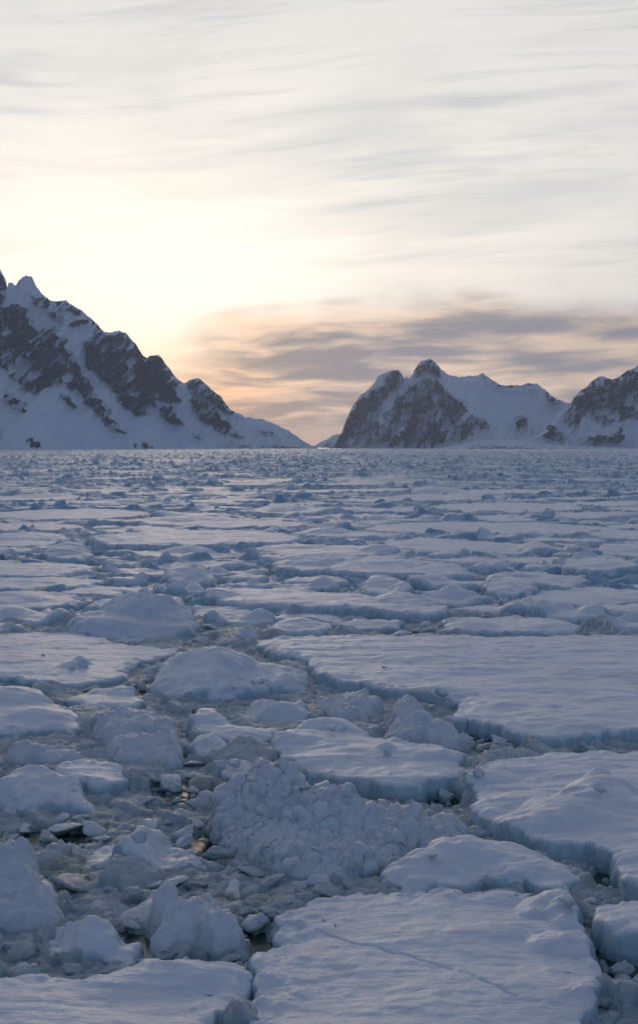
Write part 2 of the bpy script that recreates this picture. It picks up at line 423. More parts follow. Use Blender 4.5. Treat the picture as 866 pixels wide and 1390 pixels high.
LEFT_SKY = [(-420, 250), (-300, 180), (-180, 230), (-80, 300), (-30, 335), (0, 365), (8, 378), (10.5, 392), (11, 402), (12, 384), (17, 383), (22, 389), (26, 381), (31, 376), (37, 374), (44, 376),
            (50, 388), (56, 397), (68, 408), (78, 409), (84, 408), (90, 407), (95, 413), (100, 414), (110, 421), (125, 433), (135, 443), (143, 451),
            (152, 451), (163, 449), (172, 452), (178, 460), (185, 467), (194, 482), (200, 486), (208, 482), (214, 481), (220, 486), (228, 498),
            (236, 508), (243, 516), (250, 521), (257, 516), (264, 514), (270, 513), (276, 518), (288, 529), (300, 538), (307, 549), (314, 557),
            (322, 560), (328, 563), (334, 567), (345, 567.5), (358, 570), (370, 574), (385, 581), (400, 590), (413, 599), (423, 605), (432, 609)]
LEFT_ROCK = [
    ([(-420, 240), (-60, 320), (0, 362), (11, 392), (11, 420), (22, 450), (24, 480), (40, 500), (20, 505), (0, 490), (-100, 540), (-420, 560)], 1.0),
    ([(14, 424), (30, 419), (45, 422), (55, 438), (60, 452), (71, 455), (67, 466), (42, 460), (23, 446)], 1.0),
    ([(20, 470), (50, 455), (78, 448), (100, 470), (120, 500), (145, 535), (170, 565), (190, 592), (180, 588), (158, 572), (145, 555), (124, 533), (102, 524), (93, 535), (80, 541), (60, 530), (45, 515), (30, 500)], .86),
    ([(60, 480), (95, 490), (105, 515), (90, 534), (75, 539), (58, 520)], 1.05),
    ([(48, 402), (60, 405), (70, 409), (74, 418), (66, 424), (52, 414)], .95),
    ([(72, 408), (85, 407), (92, 411), (98, 415), (108, 421), (112, 427), (104, 431), (92, 424), (84, 424), (79, 416)], 1.0),
    ([(68, 424), (80, 426), (94, 436), (90, 440), (74, 434)], .8),
    ([(100, 441), (112, 438), (119, 430), (120, 437), (114, 446), (104, 445)], 1.0),
    ([(120, 428), (126, 432), (137, 443), (145, 454), (142, 463), (133, 457), (128, 442)], 1.0),
    ([(122, 470), (130, 461), (148, 454), (172, 450), (178, 460), (187, 468), (198, 484), (212, 480), (220, 486), (232, 501), (245, 518), (240, 532), (250, 548), (238, 553), (222, 545), (217, 560), (203, 568), (186, 556), (170, 535), (150, 518), (127, 495)], .9),
    ([(170, 490), (195, 505), (215, 535), (213, 560), (200, 567), (185, 550), (172, 525)], 1.05),
    ([(226, 553), (238, 556), (252, 570), (254, 578), (243, 577), (229, 568)], 1.0),
    ([(250, 519), (262, 513), (272, 513), (288, 528), (302, 538), (316, 556), (330, 562), (304, 562), (290, 552), (270, 545), (256, 532)], .72),
    ([(262, 545), (280, 546), (296, 558), (306, 568), (320, 586), (334, 599), (318, 594), (298, 584), (276, 568)], 1.1),
    ([(-300, 540), (0, 533), (20, 541), (45, 560), (38, 570), (22, 586), (12, 582), (8, 568), (0, 572), (-100, 580)], 1.1),
    ([(39, 592), (48, 583), (58, 587), (57, 598), (48, 604), (41, 600)], 1.0),
    ([(84, 598), (92, 598), (103, 603), (98, 606), (88, 604)], .95),
    ([(47, 543), (60, 545), (75, 560), (70, 562), (58, 555)], .95),
    ([(110, 538), (118, 541), (130, 556), (124, 558), (114, 548)], .95),
    ([(272, 587), (282, 594), (279, 596)], .9), ([(352, 584), (372, 591), (376, 595), (362, 590)], .4), ([(200, 603), (215, 600), (228, 606), (202, 608)], .6)]
mountain('mountain', 'steep dark rock mountain streaked with snow on the left shore', LEFT_SKY, LEFT_ROCK, 4500, 1.15, 100, shear=0.55)
MID_SKY = [(446, 609), (453, 605), (462, 590), (470, 570), (476, 556), (482, 546), (490, 536), (500, 529), (508, 519), (513, 511), (520, 507), (527, 505), (534, 502), (540, 502), (545, 508),
           (549, 514), (552, 511), (555, 514), (560, 508), (562, 501), (568, 494), (575, 489), (583, 487), (590, 491), (597, 499), (606, 507), (615, 511), (624, 512), (640, 510), (650, 509),
           (655, 506), (660, 511), (668, 516), (680, 523), (692, 523), (704, 523), (714, 521), (728, 520), (738, 528), (748, 537), (756, 542), (765, 545), (790, 552), (866, 570), (1000, 609)]
MID_ROCK = [
    ([(452, 607), (466, 578), (478, 550), (489, 538), (505, 531), (520, 523), (528, 521), (526, 534), (518, 545), (507, 558), (500, 572), (490, 586), (472, 598), (458, 608)], .93),
    ([(520, 514), (535, 502), (543, 504), (551, 515), (541, 522), (532, 532), (524, 524)], .95),
    ([(553, 528), (570, 514), (590, 519), (600, 530), (612, 540), (622, 545), (627, 557), (615, 570), (612, 576), (600, 580), (604, 594), (590, 602), (560, 608), (530, 610), (513, 606), (511, 596), (524, 577), (520, 562), (535, 545)], .78),
    ([(490, 580), (510, 572), (520, 590), (500, 600), (480, 600)], .62),
    ([(562, 502), (573, 493), (586, 489), (594, 497), (596, 516), (588, 508), (572, 506), (563, 512)], .8),
    ([(605, 597), (612, 582), (630, 566), (645, 572), (653, 580), (640, 585), (625, 590), (610, 600)], .85),
    ([(652, 507), (660, 509), (668, 516), (682, 522), (700, 522), (728, 520), (724, 525), (700, 526), (678, 525), (664, 519)], .85),
    ([(689, 573), (700, 567), (708, 571), (703, 580), (692, 586)], 1.0),
    ([(738, 530), (748, 535), (764, 545), (754, 549), (738, 546)], 1.0)]
mountain('mountain', 'twin peaked snow and rock mountain in the middle distance', MID_SKY, MID_ROCK, 5600, 0.9, 300, snowy=58, shear=0.5, du=.7)
RIGHT_SKY = [(640, 610), (660, 606), (690, 602), (715, 597), (735, 588), (748, 574), (757, 560), (765, 552), (775, 546), (778, 540), (786, 532), (793, 527), (800, 520), (806, 515), (812, 512), (820, 511), (826, 514), (834, 515),
             (842, 509), (850, 504), (860, 499), (880, 490), (930, 462), (980, 440), (1040, 470), (1100, 500), (1180, 540), (1290, 609)]
RIGHT_ROCK = [
    ([(762, 573), (772, 552), (780, 538), (800, 518), (812, 512), (826, 513), (850, 503), (980, 440), (1100, 500), (1180, 560), (1100, 600), (900, 606), (868, 604), (862, 578), (846, 566), (830, 572), (806, 578), (790, 560), (776, 578), (766, 580)], .74),
    ([(848, 505), (868, 500), (874, 540), (858, 548), (846, 530)], .9),
    ([(735, 586), (740, 573), (747, 571), (750, 580), (742, 592), (734, 590)], 1.0), ([(741, 596), (750, 588), (757, 589), (752, 596), (744, 598)], 1.0),
    ([(742, 566), (748, 558), (752, 559), (746, 568)], .9),
    ([(784, 595), (796, 590), (810, 592), (822, 583), (824, 592), (814, 602), (800, 600), (790, 604)], .95),
    ([(856, 560), (872, 556), (900, 580), (880, 590), (862, 582)], .95)]
mountain('mountain', 'jagged rock ridge streaked with snow on the right shore', RIGHT_SKY, RIGHT_ROCK, 4700, 1.0, 500, snowy=56, shear=0.75, du=.8)
mountain('mountain', 'low snow slope far off in the gap between the mountains', [(395, 609), (415, 606), (428, 604), (440, 598), (450, 592), (460, 589), (480, 580), (560, 570), (700, 600), (760, 609)], [([(440, 604), (446, 600), (449, 602)], .6)],
         8500, 1.6, 700, du=1.5, nv=60)
# low glacier tongue in front of the middle mountain
mountain('glacier', 'low pale glacier tongue at the foot of the middle mountain', [(588, 609.5), (610, 606), (635, 601), (660, 597), (680, 596), (705, 599), (730, 602), (760, 604), (800, 606), (900, 609.5)],
         [([(640, 606), (700, 605), (710, 609), (640, 609)], .38)], 4400, 2.2, 800, du=1.2, nv=60, relief=.5)

# ------------------------------------------------------------------ brash and pack ice sheets
LEADS = [((470, 1192), (120, 14)), ((700, 1135), (70, 20)), ((840, 1190), (70, 26)), ((480, 1085), (90, 10)), ((250, 1075), (40, 12)), ((620, 1010), (60, 8)), ((300, 1150), (40, 18)),
         ((210, 935), (26, 14)), ((40, 935), (60, 6)), ((610, 1090), (40, 12)), ((830, 1290), (60, 30)), ((60, 1140), (70, 20)), ((760, 1018), (120, 5)), ((230, 1030), (50, 10)),
         ((30, 1210), (40, 20)), ((640, 945), (20, 8)), ((170, 1290), (60, 30)), ((330, 1300), (60, 60)), ((410, 855), (40, 6)), ((660, 790), (80, 5)), ((140, 752), (90, 4)), ((300, 748), (90, 3)), ((640, 735), (90, 3))]
def ice_height(x, y):
    d = np.hypot(x, y)
    wx = x + 0.12 * fbm(x / .5, y / .5, 2, 1); wy = y + 0.12 * fbm(x / .5, y / .5, 2, 2)
    near = d < 130
    H = np.full(x.shape, -0.12)
    def add(h, m=None):
        nonlocal H
        H = np.maximum(H, h if m is None else np.where(m, h, -1))
    op = fbm(x / 7, y / 9, 3, 77)
    for (px, py), (rx, ry) in LEADS:
        lx, ly = W(px, py); ex = rx / F * ly; ey = ry * ly * ly / (F * CAMH)
        op = op - 1.2 * np.exp(-(((x - lx) / ex) ** 2 + ((y - ly) / ey) ** 2) * 1.2)
    dense = sstep(op, -0.95, -0.45)
    n = near
    xs, ys, dn = wx[n], wy[n], dense[n]
    h = chunks(xs, ys, .30, .18, .5, .02, .10, 1.2, 2.2, 11, .97)
    h = np.maximum(h, chunks(xs, ys, .62, .2, .52, .04, .18, 1.2, 2.2, 12, .88) - (1 - dn) * .35)
    h = np.maximum(h, chunks(xs, ys, 1.35, .18, .46, .08, .34, 1.0, 2.0, 13, .62) - (1 - dn) * .8)
    h = np.maximum(h, chunks(xs, ys, 3.3, .18, .42, .15, .50, .6, 1.6, 14, .36) - (1 - dn) * 1.2)
    mush = .045 + .045 * fbm(xs / .5, ys / .5, 4, 16) + .02 * ridged(xs / .22, ys / .22, 3, 17) - (1 - dn) * .16
    h = np.maximum(h, mush)
    h = h + .025 * fbm(xs / .16, ys / .16, 3, 15) + dn * 0.05 * sstep(fbm(xs / 1.1, ys / 1.1, 3, 19), -.4, .4) - (1 - dn) * 0.06
    H[n] = h
    f = d > 45
    xf, yf, df = x[f] + 1.2 * fbm(x[f] / 5, y[f] / 5, 3, 21), y[f] + 1.2 * fbm(x[f] / 5, y[f] / 5, 3, 22), d[f]
    fl = np.full(xf.shape, -.1)
    fl = np.maximum(fl, chunks(xf, yf, 2.4, .3, .55, .08, .50, .6, 2.2, 23, .95))
    fl = np.maximum(fl, chunks(xf, yf, 5.5, .25, .5, .12, .55, .25, 1.8, 24, .75))
    big = chunks(xf, yf, 17, .25, .62, .2, .5, .08, 2.0, 25, .6)
    fl = np.maximum(fl, big)
    huge = chunks(xf, yf, 55, .2, .55, .35, .58, .03, 2.0, 26, .5)
    fl = np.maximum(fl, np.where(df > 160, huge, -1))
    # blocks pushed up along the seams
    rg = sstep(ridged(xf / 34, yf / 50, 3, 27), .35, .9)
    fl = fl + rg * np.maximum(0, chunks(xf, yf, 3.1, .2, .5, .2, .9, .7, 1.8, 28, .8))
    fl = fl + .05 * fbm(xf / 1.3, yf / 1.3, 3, 29) + .07 * fbm(xf / 9, yf / 9, 2, 30)
    fl = np.where(fl > .1, .1 + (fl - .1) * (1 + 1.1 * sstep(df, 150, 700)), fl)
    k = sstep(df, 60, 110)
    base = np.where(near[f], H[f], -.1)
    H[f] = np.maximum(base * 1.0 - k * 0.0, np.where(df > 60, fl * k - (1 - k) * .3, -1))
    return H
def fan(name, y0, y1, ratio, ca, mat, label, crumble=False):
    rows = int(math.log(y1 / y0) / ratio) + 1
    ys = y0 * np.exp(np.linspace(0, math.log(y1 / y0), rows)); t = np.arange(-.36, .36 + ca, ca)
    Y, T = np.meshgrid(ys, t, indexing='ij')
    X = T * Y
    X = X.ravel(); Y = Y.ravel()
    H = ice_height(X, Y)
    for P, c, R, th in EXCL:                     # nothing grows up through a floe
        q = np.nonzero((np.abs(X - c[0]) < R) & (np.abs(Y - c[1]) < R))[0]
        if len(q): H[q] = np.minimum(H[q], H[q] + (th * .25 - H[q]) * sstep(sdist(X[q], Y[q], P), .0, .5))
    V = np.stack([X, Y, H], 1)
    if crumble:
        Hg = H.reshape(rows, len(t)); zy = np.gradient(Hg, axis=0) / np.gradient(Y.reshape(rows, -1), axis=0); zx = np.gradient(Hg, axis=1) / (Y.reshape(rows, -1) * ca)
        N = np.stack([-zx.ravel(), -zy.ravel(), np.ones(len(H))], 1); N /= np.linalg.norm(N, axis=1)[:, None]
        L = puffs3(V / .26, 91) * .07 + puffs3(V / .11, 95) * .05
        V = V + N * ((L - .03) * sstep(H, -.08, .05))[:, None]
    me = grid_mesh(name, V, len(t), rows, mat, keep=H > -0.11)
    return link(name, me, kind='stuff', label=label, cat='ice')
# ------------------------------------------------------------------ traced floes
EXCL = []
def floe(name, label, cat, pts, thick, group=None, tilt=(0, 0), dome=0.12, bumps=(), edge=.22, wob=.22, rough=.02, lip=.10, puff=0, puffs=.5,
         mat=None, seed=0, world=False, res=None, crack=None, drift=.07, detail=1.0, rimpuff=.8, facet=0):
    if facet: rimpuff = 1.1
    mat = mat or M_SNOW
    if mat is M_SNOW: thick *= .84; drift *= 1.3
    if world: P = np.array(pts, float)
    else: P = np.array([W(px, py, thick) for px, py in pts])
    P = chaikin(P, 1)
    c = P.mean(0); dist = np.hypot(*c)
    near = max(P[:, 1].min(), 14.0)
    r = res or max(.04, near * .0018) / detail
    x = np.arange(P[:, 0].min() - .5 - edge, P[:, 0].max() + .5 + edge, r); y = np.arange(P[:, 1].min() - .5 - edge, P[:, 1].max() + .5 + edge, r)
    Y, X = np.meshgrid(y, x, indexing='ij'); X = X.ravel(); Y = Y.ravel()
    sd = sdist(X, Y, P)
    s = sd + wob * fbm(X / 1.7, Y / 1.7, 3, seed + 1) + wob * .42 * fbm(X / .45, Y / .45, 3, seed + 2)
    s = s - .30 * np.clip(chunks(X, Y, .95, .2, .5, .4, 1.0, .3, 3.0, seed + 18, .8), 0, 1) * min(1, wob / .2)
    s = s + 0.05 * puff * fbm(X / .3, Y / .3, 2, seed + 12)
    th = thick + tilt[0] * (X - c[0]) + tilt[1] * (Y - c[1])
    th = th + dome * (1 - np.exp(-np.maximum(s, 0) / 1.6)) - dome * .5
    th = th + drift * (fbm(X / 3.2, Y / 1.5, 4, seed + 3, .5) + .5 * ridged(X / 2.6 + Y / 9, Y / 1.1, 3, seed + 4) * sstep(fbm(X / 5, Y / 5, 2, seed + 5), -.1, .5))
    th = th + rough * fbm(X / .35, Y / .35, 4, seed + 6)
    # broken bits frozen on near the rim
    rim = np.exp(-((s - .35) / .35) ** 2)
    th = th + rim * .10 * np.maximum(0, fbm(X / .8, Y / .8, 3, seed + 7)) * (1 + 2 * puff)
    for bx, by, bh, brx, bry, rot in bumps:      # raised snow and pressure blocks: pixel centre, height, radii in metres
        if world: wx_, wy_ = bx, by
        else: wx_, wy_ = W(bx, by, thick)
        dx = X - wx_; dy = Y - wy_; a = math.radians(rot)
        e1 = (dx * math.cos(a) + dy * math.sin(a)) / brx; e2 = (-dx * math.sin(a) + dy * math.cos(a)) / bry
        rr = np.sqrt(e1 ** 2 + e2 ** 2) + .12 * fbm(X / .6, Y / .6, 3, seed + 8)
        th = th + bh * np.maximum(0, 1 - rr) ** .85 * (1 - .25 * np.maximum(0, 1 - rr))
    if crack is not None:
        cp = [W(a, b_, thick) for a, b_ in crack]; dmin = np.full(X.shape, 9.)
        Yc = Y + .22 * fbm(X / 1.1, X * 0, 4, 5)
        for (ax, ay), (bx, by) in zip(cp[:-1], cp[1:]):
            ex, ey = bx - ax, by - ay; t = np.clip(((X - ax) * ex + (Yc - ay) * ey) / (ex * ex + ey * ey), 0, 1)
            dmin = np.minimum(dmin, np.hypot(X - ax - t * ex, Yc - ay - t * ey))
        th = th - .045 * np.exp(-(dmin / .025) ** 2) * (.45 + .55 * sstep(fbm(X / .8, Y / .8, 2, 6), -.5, .1))
    if facet:
        rf = random.Random(seed); Rm = np.max(np.hypot(*(P - c).T)); z0 = np.percentile(th[s > .3], 97)
        lim = np.full(X.shape, 9.)
        for k in range(facet):
            a = k * 6.283 / facet + rf.uniform(-.5, .5); d = (X - c[0]) * math.cos(a) + (Y - c[1]) * math.sin(a)
            sl = rf.uniform(.25, 1.3)
            lim = np.minimum(lim, z0 * rf.uniform(.9, 1.1) - sl * (d - Rm * rf.uniform(-.05, .45)))
        lim = lim + .05 * fbm(X / .8, Y / .8, 4, seed + 16)
        th = np.minimum(th + .12, np.maximum(lim, .12))
    if facet or puff:
        br = .16 if facet else .36
        bx2 = X + .12 * fbm(X / .5, Y / .5, 2, seed + 21)
        th = th + br * np.clip(chunks(bx2, Y, .85, .25, .6, .2, .9, .9, 3.0, seed + 19, .8), 0, 1) * sstep(fbm(X / 1.6, Y / 1.6, 2, seed + 20), -.45, .15)
        th = th + br * .5 * np.clip(chunks(bx2, Y, .38, .25, .6, .2, .9, .9, 3.0, seed + 22, .8), 0, 1)
    wall = sstep(s, -edge * .5, edge * .6)
    Z = -0.25 + (np.maximum(th, .06) + .25) * wall
    Z = Z - .13 * sstep(fbm(X / 2.5, Y / 2.5, 2, seed + 17), -.3, .4) * np.exp(-np.maximum(s, 0) / .2) * (wall > .5)
    # undercut: upper rim leans outwards over the notch at the waterline
    n_y, n_x = len(y), len(x); S = s.reshape(n_y, n_x)
    gy, gx = np.gradient(S, r); gl = np.sqrt(gx ** 2 + gy ** 2) + 1e-6
    k = (lip * np.clip(Z / np.maximum(th, .1), 0, 1) ** 1.5 * np.exp(-np.maximum(s, 0) / .25) * (1 + fbm(X / .6, Y / .6, 3, seed + 9))).reshape(n_y, n_x)
    X = X - (gx / gl * k).ravel(); Y = Y - (gy / gl * k).ravel()
    if puff:
        Zg = Z.reshape(n_y, n_x); zy, zx = np.gradient(Zg, r)
        N = np.stack([-zx.ravel(), -zy.ravel(), np.ones(X.shape)], 1); N /= np.linalg.norm(N, axis=1)[:, None]
        Q = np.stack([X, Y, Z], 1)
        L = puffs3(Q / puffs + seed, 31) * .45 + puffs3(Q / (puffs * .45) + seed, 35) * .36 + puffs3(Q / (puffs * .2) + seed, 39) * .2
        Q = Q + N * (puff * puffs * (L - .35) * sstep(Z, -.2, .15))[:, None]
        X, Y, Z = Q.T
    elif rimpuff:
        wgt = np.exp(-np.maximum(s - .05, 0) / (.6 if facet else .28)) * sstep(Z, -.2, .1)
        wgt = wgt * (.35 + .65 * sstep(fbm(X / 1.4, Y / 1.4, 2, seed + 14), -.3, .4))
        q = (wgt > .03) & (Z > -.2)
        Zg = Z.reshape(n_y, n_x); zy, zx = np.gradient(Zg, r)
        N = np.stack([-zx.ravel(), -zy.ravel(), np.ones(X.shape)], 1)[q]; N /= np.linalg.norm(N, axis=1)[:, None]
        Q = np.stack([X, Y, Z], 1)[q]; ps = max(.34, r * 5)
        L = puffs3(Q / ps + seed, 31) * .6 + puffs3(Q / (ps * .45) + seed, 35) * .4
        Q = Q + N * (rimpuff * ps * (L - .3) * wgt[q])[:, None]
        X[q], Y[q], Z[q] = Q.T
    loc = np.array([c[0], c[1], 0])
    V = np.stack([X, Y, Z], 1) - loc
    me = grid_mesh(name, V, n_x, n_y, mat, keep=Z > -.16)
    EXCL.append((P, c, np.max(np.hypot(*(P - c).T)), thick))
    return link(name, me, label, cat, group, loc=tuple(loc))

FL = 'ice_floe'; BL = 'ice_block'
floe(FL, 'largest flat snow covered floe reaching the right edge, just below the middle', 'ice floe',
     [(340, 869), (380, 864), (430, 861), (560, 859), (700, 861), (866, 862), (1080, 866), (1150, 900), (1120, 975), (1000, 992), (866, 989), (800, 994), (740, 997), (700, 992), (668, 980), (640, 976), (600, 974), (604, 963), (634, 948), (600, 942), (560, 938), (500, 928), (450, 921), (425, 912), (424, 900), (395, 888), (360, 880)],
     .55, seed=10, bumps=[(590, 938, .18, 1.4, .8, 0), (800, 975, .14, 3, 1.2, 10), (450, 915, .15, 1.2, .8, 0), (690, 905, .08, 6, 1.0, 4)], drift=.09)
floe(FL, 'rounded floe with rolling snow in the middle, left of the open slush channel', 'ice floe',
     [(368, 1004), (385, 992), (410, 985), (440, 978), (470, 980), (500, 988), (545, 998), (585, 1004), (618, 1014), (637, 1028), (632, 1046), (600, 1052), (560, 1060), (510, 1058), (470, 1052), (435, 1046), (400, 1034), (378, 1020)],
     .62, seed=20, dome=.2, bumps=[(395, 998, .25, 1.3, .9, -20), (440, 985, .35, 1.1, .7, 0), (525, 1020, .2, .3, .25, 0), (600, 1022, .12, 1, .8, 0)], drift=.13)
floe(FL, 'big snowy floe at the right edge with a pointed drift on its back', 'ice floe',
     [(624, 1050), (650, 1032), (700, 1022), (780, 1016), (866, 1014), (1050, 1012), (1120, 1080), (1120, 1180), (1040, 1260), (960, 1250), (900, 1218), (866, 1196), (845, 1180), (822, 1160), (800, 1140), (760, 1142), (735, 1138), (700, 1124), (665, 1108), (640, 1096), (634, 1082), (650, 1068)],
     .6, seed=30, dome=.15, bumps=[(812, 1078, .55, 1.3, .8, 60), (812, 1068, .28, .35, .3, 0), (760, 1105, .25, 1.6, .9, 30), (700, 1085, .2, 1.4, .8, 10), (645, 1052, .2, 1, .6, 0), (790, 1150, .2, .6, .6, 0)], drift=.12)
floe(FL, 'low domed floe in front of the lumpy mound, with open water along its right side', 'ice floe',
     [(513, 1182), (530, 1170), (560, 1160), (595, 1150), (640, 1138), (690, 1140), (735, 1148), (770, 1165), (798, 1186), (792, 1196), (760, 1204), (720, 1194), (680, 1190), (640, 1192), (600, 1200), (560, 1203), (525, 1196)],
     .42, seed=40, dome=.18, bumps=[(590, 1168, .3, 1.3, .7, 20), (655, 1155, .25, 1.4, .8, -10), (720, 1180, .12, 1, .5, 0), (655, 1208, .2, .25, .25, 0)], drift=.09, rough=.03)
floe(FL, 'flat snowy floe at the bottom with a thin dark crack across its corner', 'ice floe',
     [(372, 1245), (395, 1228), (440, 1214), (500, 1209), (560, 1212), (620, 1206), (680, 1210), (720, 1214), (775, 1218), (798, 1232), (790, 1252), (800, 1290), (812, 1330), (800, 1400), (760, 1450), (400, 1470), (345, 1400), (338, 1330), (345, 1292), (375, 1276), (378, 1258)],
     .38, seed=50, dome=.10, bumps=[(760, 1228, .38, .9, .5, 25), (785, 1248, .3, .5, .6, 60), (790, 1285, .32, .5, .9, 70), (600, 1270, .06, 2, .5, 10), (700, 1262, .1, 1.2, .4, 15)],
     crack=[(380, 1250), (425, 1262), (470, 1276), (520, 1288), (560, 1300), (640, 1325), (700, 1350)], drift=.08, detail=1.4)
floe(FL, 'teal sided floe corner in the bottom right, beside the cracked flat floe', 'ice floe',
     [(790, 1236), (815, 1222), (866, 1216), (950, 1214), (1010, 1240), (990, 1290), (900, 1275), (866, 1266), (830, 1258), (800, 1252)],
     .62, seed=60, dome=.08, drift=.06, lip=.05)
floe('ice_mound', 'tall lumpy heap of frozen rubble in the centre foreground, highest at its left end', 'ice mound',
     [(280, 1112), (292, 1092), (320, 1082), (370, 1080), (430, 1086), (500, 1098), (560, 1106), (610, 1112), (648, 1128), (640, 1138), (600, 1145), (560, 1152), (510, 1168), (450, 1178), (400, 1176), (350, 1160), (310, 1140)],
     .32, seed=70, dome=.3, edge=.5, mat=M_RUB, puff=1.05, puffs=.42, lip=.0, drift=.05, wob=.3, detail=1.25,
     bumps=[(338, 1106, .62, 1.0, 1.3, 0), (372, 1100, .6, .6, .8, 0), (352, 1098, .35, .22, .3, 0), (400, 1104, .35, .25, .3, 0), (325, 1104, .3, .25, .3, 0), (470, 1112, .25, .25, .3, 0), (540, 1120, .2, .25, .3, 0), (400, 1112, .35, 1.2, 1.2, 0), (440, 1112, .42, 1.2, 1.3, 0), (500, 1122, .32, 1.5, 1.2, 0), (570, 1126, .16, 1.6, 1.0, 0), (300, 1110, .35, .5, .8, 0), (360, 1142, .3, 1.3, 1, 0)])
floe(BL, 'tall smooth tilted snow block left of centre, standing behind the left floe', 'ice block',
     [(85, 853), (110, 838), (150, 830), (200, 826), (245, 828), (268, 838), (270, 852), (245, 856), (215, 857), (190, 866), (160, 862), (142, 858)],
     .5, seed=80, facet=5, dome=.1, edge=.6, bumps=[(198, 838, 1.45, 2.0, 2.4, 15), (235, 842, .75, 1.3, 2.0, 0), (150, 845, .45, 2.2, 2.5, 0)], drift=.03, wob=.12, rough=.01)
floe(FL, 'wide flat floe at the left edge with its dark front wall on the slush', 'ice floe',
     [(-260, 872), (-100, 864), (0, 860), (60, 855), (110, 857), (140, 864), (150, 871), (200, 876), (248, 878), (240, 888), (200, 893), (180, 902), (176, 916), (150, 922), (100, 926), (40, 924), (0, 915), (-120, 915), (-260, 910)],
     .38, seed=90, dome=.1, drift=.07, bumps=[(100, 905, .25, .5, .6, 0), (112, 902, .3, .35, .3, 0), (60, 872, .1, 3, 1.2, 0)])
floe(BL, 'large sloping snow block beside the biggest floe, dirty hollow at its left', 'ice block',
     [(196, 928), (215, 912), (240, 904), (265, 902), (320, 902), (380, 902), (420, 910), (428, 924), (412, 930), (380, 930), (340, 934), (300, 940), (262, 938), (225, 938)],
     .5, seed=100, facet=6, dome=.3, edge=.5, bumps=[(276, 914, .95, 1.7, 2.6, 10), (330, 908, .35, 2.0, 2.2, 0), (230, 920, .25, 1.0, 1.2, 0)], drift=.04, lip=.15, wob=.25)
floe(FL, 'tilted snow slab at the left edge below the wide flat floe', 'ice floe',
     [(-80, 950), (-20, 938), (10, 936), (45, 944), (80, 952), (112, 964), (122, 974), (100, 980), (60, 978), (20, 984), (-30, 982), (-80, 975)], .6, seed=110, tilt=(-.03, .05), dome=.2, bumps=[(10, 948, .3, 1.6, 1.0, 0), (60, 966, .15, 1.2, .8, 0)])
floe(FL, 'thin narrow slab tucked under the front of the left floe', 'ice floe',
     [(80, 944), (120, 936), (160, 934), (180, 938), (200, 952), (180, 957), (140, 958), (105, 956)], .4, seed=120, dome=.1, bumps=[(165, 940, .25, .7, .6, 0)])
floe(BL, 'rounded snow block in front of the sloping block', 'ice block',
     [(292, 964), (320, 955), (350, 948), (390, 946), (418, 950), (424, 964), (412, 972), (385, 974), (350, 970), (315, 970)], .42, seed=130, facet=5, dome=.35, tilt=(.08, 0), edge=.4, bumps=[(385, 955, .2, 1.3, 1, 0)])
floe(FL, 'folded snow slab leaning down towards the rounded floe', 'ice floe',
     [(250, 982), (268, 970), (290, 970), (310, 978), (345, 984), (388, 982), (380, 992), (350, 1000), (325, 1005), (295, 996), (265, 992)], .5, seed=140, dome=.1, tilt=(-.06, .02), bumps=[(275, 976, .3, .9, .8, 0), (330, 990, .1, .8, .5, 0)])
floe(BL, 'small blocky lump between the folded slab and the rounded floe', 'ice block',
     [(255, 1004), (270, 992), (300, 990), (322, 1000), (328, 1012), (310, 1020), (275, 1020), (258, 1014)], .45, seed=150, facet=4, dome=.2, bumps=[(280, 1000, .2, .7, .7, 0)])
for i, (lab, pts, th, bm_) in enumerate([
    ('lumpy rubble slab below the thin narrow slab', [(125, 982), (150, 968), (185, 964), (215, 970), (232, 980), (250, 986), (240, 994), (200, 992), (160, 994), (135, 992)], .42, [(175, 975, .3, 1, .8, 0), (222, 980, .2, .7, .7, 0)]),
    ('grey rubble heap left of the small blocky lump', [(138, 1020), (150, 1004), (180, 998), (215, 1002), (245, 1006), (252, 1020), (235, 1028), (190, 1026), (155, 1028)], .42, [(170, 1010, .28, .9, .8, 0), (225, 1012, .25, .7, .8, 0)]),
    ('craggy rubble lump on the slush right of the smooth block', [(186, 1236), (200, 1222), (230, 1215), (270, 1228), (300, 1240), (330, 1250), (345, 1262), (330, 1270), (295, 1268), (255, 1262), (215, 1256), (195, 1248)], .42, [(216, 1226, .38, .6, .8, 0), (265, 1240, .25, .8, .7, 0), (315, 1256, .3, .6, .5, 0)]),
    ('dark lumpy ice cluster at the left edge near the bottom', [(-60, 1205), (-30, 1185), (10, 1178), (45, 1186), (78, 1204), (84, 1222), (60, 1236), (20, 1240), (-30, 1236)], .4, [(30, 1195, .4, .8, .8, 0), (-20, 1200, .5, .9, .8, 0), (65, 1212, .3, .5, .5, 0)]),
    ('pinnacled rubble heap at the end of the biggest floe notch', [(515, 986), (530, 970), (555, 964), (580, 972), (600, 985), (640, 996), (650, 1003), (610, 1004), (560, 998), (530, 996)], .4, [(552, 975, .75, .9, 1.2, 0), (590, 988, .3, 1.2, 1, 0)]),
    ('low rubble heap between the sloping block and the biggest floe', [(430, 960), (450, 948), (480, 944), (515, 950), (520, 962), (500, 970), (460, 974), (436, 970)], .35, [(490, 952, .35, .8, 1.2, 0), (450, 958, .2, .8, 1, 0)]),
]):
    floe('rubble_heap', lab, 'ice heap', pts, th, seed=160 + i * 10, dome=.2, edge=.35, mat=M_RUB, puff=.6, puffs=.38, lip=0, bumps=bm_, wob=.3)
